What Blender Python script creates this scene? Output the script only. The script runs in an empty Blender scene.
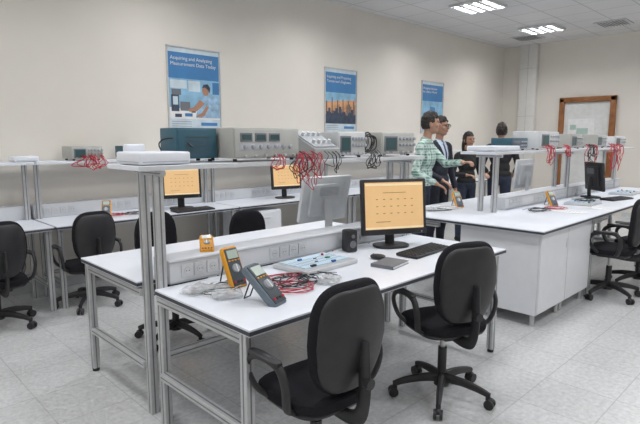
import bpy, bmesh, math, random
import numpy as np
from mathutils import Vector, Matrix
random.seed(7)
scene=bpy.context.scene
COL=scene.collection
# ---------------------------------------------------------------- materials
MATS={}
def mat(name,col,rough=0.5,metal=0.0,var=0.06,scale=12.0,bump=0.0,emit=0.0,spec=0.5,bd=0.01):
    if name in MATS: return MATS[name]
    m=bpy.data.materials.new(name); m.use_nodes=True
    nt=m.node_tree; b=nt.nodes['Principled BSDF']
    tc=nt.nodes.new('ShaderNodeTexCoord'); nz=nt.nodes.new('ShaderNodeTexNoise')
    nz.inputs['Scale'].default_value=scale; nz.inputs['Detail'].default_value=3
    nt.links.new(tc.outputs['Object'],nz.inputs['Vector'])
    cr=nt.nodes.new('ShaderNodeValToRGB')
    a=[max(0,c*(1-var)) for c in col]; d=[min(1,c*(1+var)) for c in col]
    cr.color_ramp.elements[0].position=0.3; cr.color_ramp.elements[1].position=0.7
    cr.color_ramp.elements[0].color=(*a,1); cr.color_ramp.elements[1].color=(*d,1)
    nt.links.new(nz.outputs['Fac'],cr.inputs['Fac'])
    nt.links.new(cr.outputs['Color'],b.inputs['Base Color'])
    b.inputs['Roughness'].default_value=rough; b.inputs['Metallic'].default_value=metal
    b.inputs['Specular IOR Level'].default_value=spec
    if bump:
        bp=nt.nodes.new('ShaderNodeBump'); bp.inputs['Strength'].default_value=bump; bp.inputs['Distance'].default_value=bd
        nt.links.new(nz.outputs['Fac'],bp.inputs['Height']); nt.links.new(bp.outputs['Normal'],b.inputs['Normal'])
    if emit:
        nt.links.new(cr.outputs['Color'],b.inputs['Emission Color']); b.inputs['Emission Strength'].default_value=emit
    MATS[name]=m
    return m
def tilemat(name,c1,c2,cm,size,mortar,rough,speck=0.0,nscale=90):
    m=bpy.data.materials.new(name); m.use_nodes=True
    nt=m.node_tree; b=nt.nodes['Principled BSDF']
    tc=nt.nodes.new('ShaderNodeTexCoord'); br=nt.nodes.new('ShaderNodeTexBrick')
    br.offset=0; br.inputs['Scale'].default_value=1; br.inputs['Brick Width'].default_value=size; br.inputs['Row Height'].default_value=size
    br.inputs['Mortar Size'].default_value=mortar; br.inputs['Mortar Smooth'].default_value=0.1
    br.inputs['Color1'].default_value=(*c1,1); br.inputs['Color2'].default_value=(*c2,1); br.inputs['Mortar'].default_value=(*cm,1)
    nt.links.new(tc.outputs['Object'],br.inputs['Vector'])
    nz=nt.nodes.new('ShaderNodeTexNoise'); nz.inputs['Scale'].default_value=nscale; nz.inputs['Detail'].default_value=6; nz.inputs['Roughness'].default_value=0.65
    nt.links.new(tc.outputs['Object'],nz.inputs['Vector'])
    mr=nt.nodes.new('ShaderNodeMapRange'); mr.inputs[1].default_value=0.3; mr.inputs[2].default_value=0.7
    mr.inputs[3].default_value=1-speck; mr.inputs[4].default_value=1+speck*0.5
    nt.links.new(nz.outputs['Fac'],mr.inputs[0])
    nz2=nt.nodes.new('ShaderNodeTexNoise'); nz2.inputs['Scale'].default_value=1.3
    nt.links.new(tc.outputs['Object'],nz2.inputs['Vector'])
    mr2=nt.nodes.new('ShaderNodeMapRange'); mr2.inputs[3].default_value=0.93; mr2.inputs[4].default_value=1.05
    nt.links.new(nz2.outputs['Fac'],mr2.inputs[0])
    mm=nt.nodes.new('ShaderNodeMath'); mm.operation='MULTIPLY'
    nt.links.new(mr.outputs[0],mm.inputs[0]); nt.links.new(mr2.outputs[0],mm.inputs[1])
    mx=nt.nodes.new('ShaderNodeVectorMath'); mx.operation='SCALE'
    nt.links.new(br.outputs['Color'],mx.inputs[0]); nt.links.new(mm.outputs[0],mx.inputs['Scale'])
    nt.links.new(mx.outputs[0],b.inputs['Base Color']); b.inputs['Roughness'].default_value=rough
    return m
def plaid(name,base,c1,c2,size=0.05):
    m=bpy.data.materials.new(name); m.use_nodes=True; nt=m.node_tree; b=nt.nodes['Principled BSDF']
    tc=nt.nodes.new('ShaderNodeTexCoord')
    colnode=nt.nodes.new('ShaderNodeRGB'); colnode.outputs[0].default_value=(*base,1); prev=colnode.outputs[0]
    for ax,c,s,f in (('X',c1,size,0.7),('Z',c1,size,0.7),('Y',c1,size,0.4),('X',c2,size*0.5,0.4),('Z',c2,size*0.5,0.4)):
        w=nt.nodes.new('ShaderNodeTexWave'); w.bands_direction=ax; w.inputs['Scale'].default_value=0.314/s
        nt.links.new(tc.outputs['Object'],w.inputs['Vector'])
        r=nt.nodes.new('ShaderNodeMapRange'); r.inputs[1].default_value=0.45; r.inputs[2].default_value=0.6; r.inputs[4].default_value=f
        nt.links.new(w.outputs['Fac'],r.inputs[0])
        mx=nt.nodes.new('ShaderNodeMix'); mx.data_type='RGBA'
        nt.links.new(r.outputs[0],mx.inputs[0]); nt.links.new(prev,mx.inputs[6]); mx.inputs[7].default_value=(*c,1); prev=mx.outputs[2]
    nt.links.new(prev,b.inputs['Base Color']); b.inputs['Roughness'].default_value=0.85
    nz=nt.nodes.new('ShaderNodeTexNoise'); nz.inputs['Scale'].default_value=9; nt.links.new(tc.outputs['Object'],nz.inputs['Vector'])
    bp=nt.nodes.new('ShaderNodeBump'); bp.inputs['Strength'].default_value=0.8; bp.inputs['Distance'].default_value=0.05
    nt.links.new(nz.outputs['Fac'],bp.inputs['Height']); nt.links.new(bp.outputs['Normal'],b.inputs['Normal'])
    return m
WALL=mat('wall_paint',(0.755,0.72,0.66),0.85,var=0.02,scale=2)
CEIL=tilemat('ceiling_tiles',(0.68,0.68,0.69),(0.66,0.66,0.67),(0.50,0.50,0.50),0.6,0.012,0.9,0.06)
FLOOR=tilemat('floor_tiles',(0.62,0.63,0.635),(0.59,0.60,0.605),(0.48,0.485,0.49),0.4,0.0035,0.24,0.20,35)
TOP=mat('white_laminate',(0.76,0.79,0.85),0.33,var=0.015)
EDGE=mat('dark_edge_band',(0.05,0.055,0.07),0.5)
ALU=mat('aluminium_profile',(0.58,0.59,0.60),0.38,metal=0.55,var=0.05,scale=30)
ALUD=mat('profile_groove',(0.22,0.23,0.24),0.5,metal=0.4)
TRUNK=mat('trunking_white',(0.66,0.68,0.71),0.5,var=0.02)
DUCT=mat('duct_cream',(0.74,0.73,0.70),0.5,var=0.02)
SOCK=mat('socket_grey',(0.45,0.47,0.50),0.5)
PLATE=mat('socket_plate',(0.60,0.62,0.64),0.5)
HOLE=mat('socket_hole',(0.12,0.12,0.13),0.6)
CAB=mat('cabinet_white',(0.76,0.78,0.82),0.4,var=0.015)
BLK=mat('black_plastic',(0.022,0.022,0.025),0.45,var=0.2)
FAB=mat('black_fabric',(0.016,0.016,0.020),0.92,var=0.35,scale=250,bump=0.5,spec=0.2)
GRYP=mat('grey_plastic',(0.35,0.37,0.40),0.5)
LGP=mat('light_grey_plastic',(0.60,0.62,0.63),0.45)
MIDG=mat('mid_grey_case',(0.36,0.37,0.37),0.5)
BEIGE=mat('beige_instrument',(0.42,0.42,0.39),0.5)
BPAN=mat('beige_panel',(0.45,0.46,0.44),0.5)
BEIGD=mat('dark_panel',(0.16,0.17,0.19),0.5)
TEAL=mat('teal_case',(0.03,0.10,0.14),0.5)
CRT=mat('instrument_screen',(0.04,0.09,0.10),0.15)
RED=mat('red_cable',(0.45,0.012,0.03),0.45)
BLKC=mat('black_cable',(0.015,0.015,0.017),0.45)
WHTC=mat('white_cable',(0.60,0.60,0.58),0.5)
YEL=mat('yellow_holster',(0.80,0.36,0.02),0.5)
LCD=mat('lcd_grey',(0.42,0.50,0.44),0.3)
MBLU=mat('meter_blue_grey',(0.09,0.13,0.17),0.5)
MFAC=mat('meter_face',(0.06,0.075,0.09),0.5)
MGRY=mat('meter_grey_holster',(0.14,0.18,0.22),0.5)
SCRO=mat('screen_orange',(0.62,0.40,0.19),0.4,var=0.02,emit=0.50)
SCRT=mat('screen_text',(0.30,0.17,0.07),0.4)
SCRW=mat('screen_paper',(0.72,0.56,0.36),0.4,emit=0.5)
PAPER=mat('paper_white',(0.80,0.80,0.80),0.8)
PBLU=mat('poster_blue',(0.06,0.21,0.45),0.35,var=0.12,scale=3)
PBLU2=mat('poster_light_blue',(0.25,0.46,0.63),0.35,var=0.25,scale=6)
PSKY=mat('poster_pale',(0.56,0.66,0.72),0.35,var=0.15,scale=6)
PORG=mat('poster_orange',(0.62,0.33,0.16),0.35,var=0.3,scale=6)
PDRK=mat('poster_dark',(0.05,0.07,0.11),0.35,var=0.3)
PFR=mat('poster_frame',(0.62,0.62,0.62),0.35,metal=0.5)
PSKN=mat('poster_skin',(0.42,0.22,0.14),0.4)
PSHT=mat('poster_shirt',(0.30,0.46,0.62),0.4,var=0.3,scale=15)
WOOD=mat('door_wood',(0.27,0.105,0.032),0.45,var=0.25,scale=9)
DOORL=mat('door_leaf',(0.68,0.69,0.68),0.6)
GRN=mat('pale_green_print',(0.42,0.55,0.50),0.6)
SKIN=mat('skin',(0.42,0.235,0.16),0.55,var=0.06,scale=20)
LIPS=mat('lips',(0.30,0.12,0.09),0.5)
HAIR=mat('dark_hair',(0.018,0.013,0.010),0.6,var=0.5,scale=45,bump=0.9,bd=0.02)
JEAN=mat('dark_trousers',(0.03,0.04,0.07),0.85,scale=9,bump=0.7,bd=0.04)
SUIT=mat('dark_suit',(0.018,0.021,0.034),0.8,scale=8,bump=0.7,bd=0.05)
SHRT=mat('pale_shirt',(0.50,0.58,0.68),0.8)
TIE=mat('tie_dark',(0.05,0.04,0.10),0.6)
BLKT=mat('black_top',(0.02,0.02,0.022),0.85,scale=8,bump=0.7,bd=0.05)
SHOE=mat('shoe_black',(0.015,0.015,0.015),0.4)
EYE=mat('eye_dark',(0.02,0.015,0.012),0.2)
PLAID=plaid('plaid_green_shirt',(0.48,0.64,0.60),(0.02,0.17,0.11),(0.72,0.76,0.74),0.062)
LAMP=mat('lamp_reflector',(0.6,0.6,0.6),0.4,var=0.0,emit=0.2)
LOUV=mat('lamp_louvre',(0.16,0.165,0.17),0.35,metal=0.3)
VENT=mat('vent_metal',(0.25,0.25,0.25),0.5)
BOARD=mat('breadboard',(0.52,0.66,0.76),0.5)
CBLU=mat('component_blue',(0.03,0.12,0.40),0.5)
CGRN=mat('component_green',(0.05,0.22,0.14),0.5)
BAG=mat('clear_bag',(0.70,0.72,0.74),0.12,var=0.25,scale=40)
BAG.node_tree.nodes['Principled BSDF'].inputs['Alpha'].default_value=0.45
# ---------------------------------------------------------------- mesh builder
class MB:
    def __init__(s): s.bm=bmesh.new(); s.mats=[]
    def mi(s,m):
        if m not in s.mats: s.mats.append(m)
        return s.mats.index(m)
    def _fin(s,verts,M,m):
        i=s.mi(m); fs=set()
        for v in verts:
            if M is not None: v.co=M@v.co
            for f in v.link_faces: fs.add(f)
        for f in fs: f.material_index=i
        return fs
    def box(s,c,d,m,rot=None,bev=0.0,seg=2):
        r=bmesh.ops.create_cube(s.bm,size=1); vs=r['verts']
        for v in vs: v.co=Vector((v.co.x*d[0],v.co.y*d[1],v.co.z*d[2]))
        if bev>0:
            es=list({e for v in vs for e in v.link_edges})
            rr=bmesh.ops.bevel(s.bm,geom=es,offset=min(bev,min(d)*0.45),segments=seg,affect='EDGES',profile=0.5)
            vs=list({v for f in rr['faces'] for v in f.verts}|{v for v in vs if v.is_valid})
        M=Matrix.Translation(Vector(c))
        if rot is not None: M=M@(rot if isinstance(rot,Matrix) else Matrix.Rotation(rot,4,'Z'))
        s._fin(vs,M,m); return s
    def cyl(s,p0,p1,r0,m,r1=None,seg=16):
        p0=Vector(p0);p1=Vector(p1); d=p1-p0; L=d.length
        if r1 is None: r1=r0
        r=bmesh.ops.create_cone(s.bm,cap_ends=True,segments=seg,radius1=r0,radius2=r1,depth=L)
        M=Matrix.Translation((p0+p1)/2)@d.to_track_quat('Z','Y').to_matrix().to_4x4()
        s._fin(r['verts'],M,m); return s
    def ell(s,c,r,m,rot=None,u=16,v=10):
        q=bmesh.ops.create_uvsphere(s.bm,u_segments=u,v_segments=v,radius=1)
        if not hasattr(r,'__len__'): r=(r,r,r)
        for w in q['verts']: w.co=Vector((w.co.x*r[0],w.co.y*r[1],w.co.z*r[2]))
        M=Matrix.Translation(Vector(c))
        if rot is not None: M=M@rot
        s._fin(q['verts'],M,m); return s
    def sup(s,c,r,m,e1=0.4,e2=0.4,fn=None,nu=32,nv=16,rot=None):
        def sp(x,e): return math.copysign(abs(x)**e,x)
        rings=[];bm=s.bm;allv=[]
        for j in range(1,nv):
            a=-math.pi/2+math.pi*j/nv; ring=[]
            for i in range(nu):
                w=2*math.pi*i/nu
                p=Vector((r[0]*sp(math.cos(a),e1)*sp(math.cos(w),e2),r[1]*sp(math.cos(a),e1)*sp(math.sin(w),e2),r[2]*sp(math.sin(a),e1)))
                if fn: p=fn(p)
                ring.append(bm.verts.new(p))
            rings.append(ring); allv+=ring
        bpt=Vector((0,0,-r[2]));tpt=Vector((0,0,r[2]))
        if fn: bpt=fn(bpt);tpt=fn(tpt)
        b=bm.verts.new(bpt);t=bm.verts.new(tpt); allv+=[b,t]
        for j in range(len(rings)-1):
            for i in range(nu):
                k=(i+1)%nu; bm.faces.new((rings[j][i],rings[j][k],rings[j+1][k],rings[j+1][i]))
        for i in range(nu):
            k=(i+1)%nu; bm.faces.new((b,rings[0][k],rings[0][i])); bm.faces.new((t,rings[-1][i],rings[-1][k]))
        M=Matrix.Translation(Vector(c))
        if rot is not None: M=M@rot
        s._fin(allv,M,m); return s
    def tube(s,pts,r,m,seg=8,flat=1.0,closed=False,up=(0,0,1)):
        pts=[Vector(p) for p in pts]; n=len(pts); rings=[];allv=[]
        nrm=None
        for i in range(n):
            if closed: t=pts[(i+1)%n]-pts[i-1]
            else: t=pts[min(i+1,n-1)]-pts[max(i-1,0)]
            if t.length<1e-9: t=Vector((0,0,1))
            t.normalize()
            if nrm is None:
                u=Vector(up)
                if abs(u.dot(t))>0.95: u=Vector((1,0,0))
                nrm=(u-t*u.dot(t)).normalized()
            else:
                nrm=(nrm-t*nrm.dot(t))
                if nrm.length<1e-6: nrm=t.orthogonal()
                nrm.normalize()
            bn=t.cross(nrm); rr=r[i] if hasattr(r,'__len__') else r
            ring=[s.bm.verts.new(pts[i]+nrm*(math.cos(2*math.pi*k/seg)*rr)+bn*(math.sin(2*math.pi*k/seg)*rr*flat)) for k in range(seg)]
            rings.append(ring);allv+=ring
        rng=n if closed else n-1
        for i in range(rng):
            A=rings[i];B=rings[(i+1)%n]
            for k in range(seg):
                l=(k+1)%seg; s.bm.faces.new((A[k],A[l],B[l],B[k]))
        if not closed:
            s.bm.faces.new(rings[0][::-1]); s.bm.faces.new(rings[-1])
        s._fin(allv,None,m); return s
    def poly(s,pts,m):
        vs=[s.bm.verts.new(Vector(p)) for p in pts]; f=s.bm.faces.new(vs); f.material_index=s.mi(m); return s
    def profile(s,p0,p1,m=None,w=0.045):
        p0=Vector(p0);p1=Vector(p1);d=p1-p0;L=d.length;c=(p0+p1)/2
        q=d.to_track_quat('Z','Y').to_matrix().to_4x4()
        s.box(c,(w,w,L),m or ALU,rot=q,bev=0.003,seg=1)
        for sx,sy in ((1,0),(-1,0),(0,1),(0,-1)):
            o=q@Vector((sx*w*0.5,sy*w*0.5,0))
            s.box(c+o,(w*0.18 if sx==0 else 0.0016,w*0.18 if sy==0 else 0.0016,L*0.995),ALUD,rot=q)
        return s
    def obj(s,name,parent=None,label=None,smooth=True,ang=35):
        me=bpy.data.meshes.new(name); bmesh.ops.recalc_face_normals(s.bm,faces=s.bm.faces[:])
        if smooth:
            for f in s.bm.faces: f.smooth=True
            for e in s.bm.edges:
                if len(e.link_faces)==2 and e.calc_face_angle(0)>math.radians(ang): e.smooth=False
        s.bm.to_mesh(me); s.bm.free()
        for m in s.mats: me.materials.append(m)
        o=bpy.data.objects.new(name,me); COL.objects.link(o)
        if parent: o.parent=parent
        if label: o['label']=label
        return o
def thing(name,label,cat,loc=(0,0,0),rz=0,group=None):
    e=bpy.data.objects.new(name,None); e.empty_display_size=0.1; COL.objects.link(e)
    e.location=loc; e.rotation_euler=(0,0,rz); e['label']=label; e['category']=cat
    if group: e['group']=group
    return e
def top(o,label,cat,group=None):
    o['label']=label;o['category']=cat
    if group:o['group']=group
    return o
def struct(o): o['kind']='structure'; return o
def kids(o): return [c for c in bpy.data.objects if c.parent==o]
def clone(t,loc,rz,label=None):
    n=t.copy(); COL.objects.link(n); n.location=loc; n.rotation_euler=(0,0,rz)
    if label: n['label']=label
    def rec(a,b):
        for c in kids(a):
            if c is n: continue
            k=c.copy(); COL.objects.link(k); k.parent=b; rec(c,k)
    rec(t,n)
    return n
def cat_rom(pts,n=8,closed=False):
    P=[Vector(p) for p in pts]; out=[]; N=len(P)
    rng=N if closed else N-1
    for i in range(rng):
        if closed: a,b,c,d=P[i-1],P[i],P[(i+1)%N],P[(i+2)%N]
        else: a,b,c,d=P[max(i-1,0)],P[i],P[i+1],P[min(i+2,N-1)]
        for k in range(n):
            t=k/n
            out.append(0.5*((2*b)+(c-a)*t+(2*a-5*b+4*c-d)*t*t+(3*b-a-3*c+d)*t**3))
    if not closed: out.append(P[-1])
    return out
def text(parent,name,string,size,loc,rot,m,align='LEFT'):
    cu=bpy.data.curves.new(name,'FONT'); cu.body=string; cu.size=size; cu.align_x=align; cu.extrude=0.0005
    o=bpy.data.objects.new(name,cu); COL.objects.link(o)
    bpy.context.view_layer.update()
    me=bpy.data.meshes.new_from_object(o.evaluated_get(bpy.context.evaluated_depsgraph_get()))
    bpy.data.objects.remove(o)
    n=bpy.data.objects.new(name,me); me.materials.clear(); me.materials.append(m); COL.objects.link(n)
    n.location=loc;n.rotation_euler=rot; n.parent=parent
    return n
# ---------------------------------------------------------------- room
X0,X1,Y0,Y1,ZC=-2.6,11.2,-2.6,5.55,3.5
def slab(name,c,d,m):
    b=MB(); b.box(c,d,m); return struct(b.obj(name,smooth=False))
slab('floor',((X0+X1)/2,(Y0+Y1)/2,-0.05),(X1-X0+0.4,Y1-Y0+0.4,0.1),FLOOR)
slab('ceiling',((X0+X1)/2,(Y0+Y1)/2,ZC+0.05),(X1-X0+0.4,Y1-Y0+0.4,0.1),CEIL)
slab('wall_north',((X0+X1)/2,Y1+0.1,ZC/2),(X1-X0+0.4,0.2,ZC),WALL)
slab('wall_south',((X0+X1)/2,Y0-0.1,ZC/2),(X1-X0+0.4,0.2,ZC),WALL)
slab('wall_east',(X1+0.1,(Y0+Y1)/2,ZC/2),(0.2,Y1-Y0,ZC),WALL)
slab('wall_west',(X0-0.1,(Y0+Y1)/2,ZC/2),(0.2,Y1-Y0,ZC),WALL)
slab('baseboard_north',((X0+X1)/2,Y1-0.008,0.05),(X1-X0,0.016,0.1),LGP)
slab('baseboard_east',(X1-0.008,2.9-2.75,0.05),(0.016,Y1-Y0-2.5,0.1),LGP)
b=MB(); b.box((X1-0.06,4.95,ZC/2),(0.12,0.36,ZC),DUCT,bev=0.008)
for z in (1.0,2.0,3.0): b.box((X1-0.122,4.95,z),(0.004,0.36,0.006),SOCK)
b.box((X1-0.122,4.95,ZC/2),(0.004,0.008,ZC),SOCK)
struct(b.obj('trim_1'))
b=MB()
for y in (3.26,4.22): b.box((X1-0.04,y,1.17),(0.08,0.10,2.34),WOOD,bev=0.01)
b.box((X1-0.04,3.74,2.30),(0.08,1.06,0.10),WOOD,bev=0.01)
b.box((X1-0.015,3.74,1.12),(0.03,0.86,2.24),DOORL)
for z in (0.6,1.6): b.box((X1-0.034,3.74,z),(0.01,0.6,0.75),DOORL,bev=0.004)
b.cyl((X1-0.03,3.42,1.02),(X1-0.09,3.42,1.02),0.012,ALU); b.cyl((X1-0.085,3.42,1.02),(X1-0.085,3.54,1.02),0.009,ALU)
struct(b.obj('door_1'))
t=thing('notice_sheet','white and pale green printed notice taped to the door','notice',(X1-0.045,3.78,1.45))
b=MB(); b.box((0,0.05,0.22),(0.004,0.5,0.5),PAPER); b.box((-0.003,0.02,0.15),(0.002,0.22,0.26),GRN); b.box((-0.003,0.2,0.30),(0.002,0.12,0.10),GRN); b.obj('printed_sheet',t)
# ceiling luminaires & vents
def lamp_fix(x,y):
    t=thing('ceiling_light','square recessed fluorescent luminaire with metal louvre, lit','ceiling light',(x,y,ZC),0,'recessed ceiling luminaires')
    b=MB()
    for sx,sy,dx,dy in ((0.3,0,0.02,0.62),(-0.3,0,0.02,0.62),(0,0.3,0.62,0.02),(0,-0.3,0.62,0.02)): b.box((sx,sy,-0.02),(dx,dy,0.038),LGP)
    b.obj('housing',t)
    b=MB()
    for k in range(1,4): b.box((0,-0.3+k*0.15,-0.034),(0.58,0.035,0.012),LOUV)
    for k in range(1,9): b.box((-0.3+k*0.0667,0,-0.036),(0.014,0.58,0.020),LOUV)
    b.obj('louvre',t)
    b=MB(); b.box((0,0,-0.002),(0.58,0.58,0.003),LAMP); b.obj('reflector',t)
    return t
LX=[-1.85,0.45,2.75,5.05,7.35,9.65]; LY=[4.1,1.9,-0.3]
L0=lamp_fix(LX[4],LY[0])
for ix,x in enumerate(LX):
    for y in LY:
        if not (ix==4 and y==4.1): clone(L0,(x,y,ZC),0)
        for dy in (-0.225,-0.075,0.075,0.225):
            ld=bpy.data.lights.new('tube_light','AREA'); ld.shape='RECTANGLE'; ld.size=0.54; ld.size_y=0.05; ld.energy=(9.6 if x>2 else 7.4); ld.color=(0.99,0.99,1.0)
            lo=bpy.data.objects.new('tube_light',ld); lo.location=(x,y+dy,ZC-0.02); COL.objects.link(lo)
def vent(x,y):
    t=thing('ceiling_vent','square grey metal air vent set in the ceiling','vent',(x,y,ZC),0,'ceiling vents')
    b=MB(); b.box((0,0,-0.01),(0.5,0.5,0.015),LGP); b.obj('frame',t)
    b=MB()
    for k in range(9): b.box((0,-0.19+k*0.0475,-0.022),(0.42,0.025,0.008),VENT,rot=Matrix.Rotation(0.5,4,'X'))
    b.obj('grille',t)
vent(10.1,3.05); vent(10.3,4.65)
# ---------------------------------------------------------------- posters
RXM=(math.pi/2,0,0)
def poster(x0,kind,label):
    t=thing('framed_poster',label,'poster',(x0,Y1,1.62)); w,h=0.72,0.95
    b=MB()
    for (cx,cz,dx,dz) in ((0.006,h/2,0.014,h),(w-0.006,h/2,0.014,h),(w/2,0.006,w,0.014),(w/2,h-0.006,w,0.014)): b.box((cx,-0.010,cz),(dx,0.02,dz),PFR)
    b.obj('frame',t)
    b=MB(); Y=-0.006
    def R(a,c,d,e,m,k=0): b.box(((a+d)/2*w,Y-k*0.0008,(c+e)/2*h),((d-a)*w,0.001,(e-c)*h),m)
    def P(pts,m,k=3): b.poly([(p[0]*w,Y-0.0006-k*0.0008,p[1]*h) for p in pts],m)
    def E(cx,cz,rx,rz,m,k=4): P([(cx+rx*math.cos(a*math.pi/8),cz+rz*math.sin(a*math.pi/8)) for a in range(16)],m,k)
    R(0,0,1,1,PSKY)
    R(0.03,0.62,0.97,0.93,PBLU,1)
    R(0.03,0.93,0.97,0.975,PSKY,1)
    if kind==0:
        R(0.03,0.13,0.97,0.62,PBLU2,1)
        R(0.05,0.50,0.35,0.60,PSKY,2); R(0.38,0.47,0.60,0.60,PSKY,2); R(0.84,0.45,0.97,0.60,PBLU,2)
        P([(0.03,0.13),(0.97,0.13),(0.97,0.26),(0.45,0.24),(0.03,0.27)],PAPER,2)
        for i,(a,c,d,e,m) in enumerate(((0.06,0.22,0.20,0.42,PDRK),(0.09,0.30,0.18,0.40,PSKY),(0.22,0.23,0.40,0.34,BEIGD),(0.24,0.27,0.32,0.32,PBLU2),(0.07,0.42,0.24,0.49,BEIGD),(0.42,0.21,0.50,0.27,PDRK),(0.30,0.16,0.44,0.20,PBLU),(0.12,0.15,0.24,0.19,PDRK))): R(a,c,d,e,m,3+i%3)
        P([(0.50,0.15),(0.97,0.15),(0.97,0.34),(0.90,0.42),(0.82,0.455),(0.68,0.43),(0.56,0.35)],PSHT,6)
        P([(0.58,0.37),(0.68,0.33),(0.52,0.23),(0.38,0.22),(0.36,0.25),(0.47,0.28)],PSKN,7)
        P([(0.70,0.30),(0.76,0.29),(0.66,0.17),(0.52,0.155),(0.52,0.18),(0.62,0.21)],PSKN,8)
        E(0.70,0.49,0.065,0.062,PSKN,7); P([(0.63,0.52),(0.66,0.565),(0.74,0.575),(0.79,0.53),(0.78,0.46),(0.75,0.50),(0.69,0.53)],PDRK,9)
    elif kind==1:
        R(0.03,0.13,0.97,0.62,PORG,1)
        P([(0.03,0.13),(0.97,0.13),(0.97,0.28),(0.70,0.26),(0.40,0.31),(0.03,0.27)],PDRK,2)
        P([(0.03,0.47),(0.97,0.52),(0.97,0.62),(0.03,0.62)],PBLU2,2)
        rs=random.Random(3)
        for i in range(22):
            cx=0.06+0.88*i/21; hh=rs.uniform(0.30,0.46) if i%4 else rs.uniform(0.46,0.55); ww=rs.choice((0.008,0.014,0.03))
            if hh>0.46: ww=0.012
            R(cx-ww,0.2,cx+ww,hh,PDRK,3+i%2)
            if i%5==2: E(cx,0.28,0.05,0.04,PDRK,5)
        for i in range(6): R(0.05+i*0.15,0.30+0.02*(i%3),0.20+i*0.13,0.308+0.02*(i%3),PDRK,5)
    else:
        R(0.03,0.13,0.97,0.62,PBLU2,1)
        P([(0.03,0.2),(0.5,0.36),(0.97,0.28),(0.97,0.13),(0.03,0.13)],PSKY,2)
        P([(0.3,0.2),(0.7,0.2),(0.62,0.5),(0.4,0.52)],PBLU,3)
    R(0.60,0.05,0.92,0.09,PBLU,2)
    for k in range(3): R(0.06,0.035+k*0.028,0.42,0.045+k*0.028,GRYP,2)
    b.obj('printed_sheet',t)
    a,c=(("Acquiring and Analyzing","Measurement Data Today"),("Inspiring and Preparing","Tomorrow's Engineers"),("Designing Solutions","for a Better World"))[kind]
    text(t,'heading_lettering',a,0.058,(0.045,-0.012,0.80),RXM,PAPER); text(t,'heading_lettering',c,0.058,(0.045,-0.012,0.735),RXM,PAPER)
poster(2.99,0,'blue framed poster showing a man working at an instrument')
poster(5.54,1,'blue framed poster with industrial skyline against orange sky')
poster(8.04,2,'blue and white framed poster with printed heading')
# ---------------------------------------------------------------- benches
def socket(parent,x,y,z,m=None):
    b=MB(); b.box((0,-0.004,0),(0.07,0.008,0.07),PLATE,bev=0.004); b.cyl((0,-0.007,0),(0,-0.0095,0),0.020,SOCK,seg=20)
    b.cyl((0,-0.0085,0),(0,-0.0105,0),0.0175,PLATE,seg=20)
    b.cyl((-0.008,-0.01,0),(-0.008,-0.0125,0),0.003,HOLE,seg=8); b.cyl((0.008,-0.01,0),(0.008,-0.0125,0),0.003,HOLE,seg=8)
    o=b.obj('socket',parent); o.location=(x,y,z); return o
def sockcopy(o,x,y,z,p):
    k=o.copy(); COL.objects.link(k); k.location=(x,y,z); k.parent=p
def worktop(parent,x0,x1,y0,y1,zt,name='worktop'):
    b=MB(); b.box(((x0+x1)/2,(y0+y1)/2,zt-0.004),(x1-x0,y1-y0,0.008),TOP); 
    b.box(((x0+x1)/2,(y0+y1)/2,zt-0.0165),(x1-x0+0.002,y1-y0+0.002,0.017),EDGE); 
    b.box(((x0+x1)/2,(y0+y1)/2,zt-0.028),(x1-x0-0.004,y1-y0-0.004,0.006),TOP); b.obj(name,parent,smooth=False)
def prof(parent,p0,p1,name,w=0.045):
    b=MB(); b.profile(p0,p1,w=w); b.obj(name,parent,smooth=False)
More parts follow.
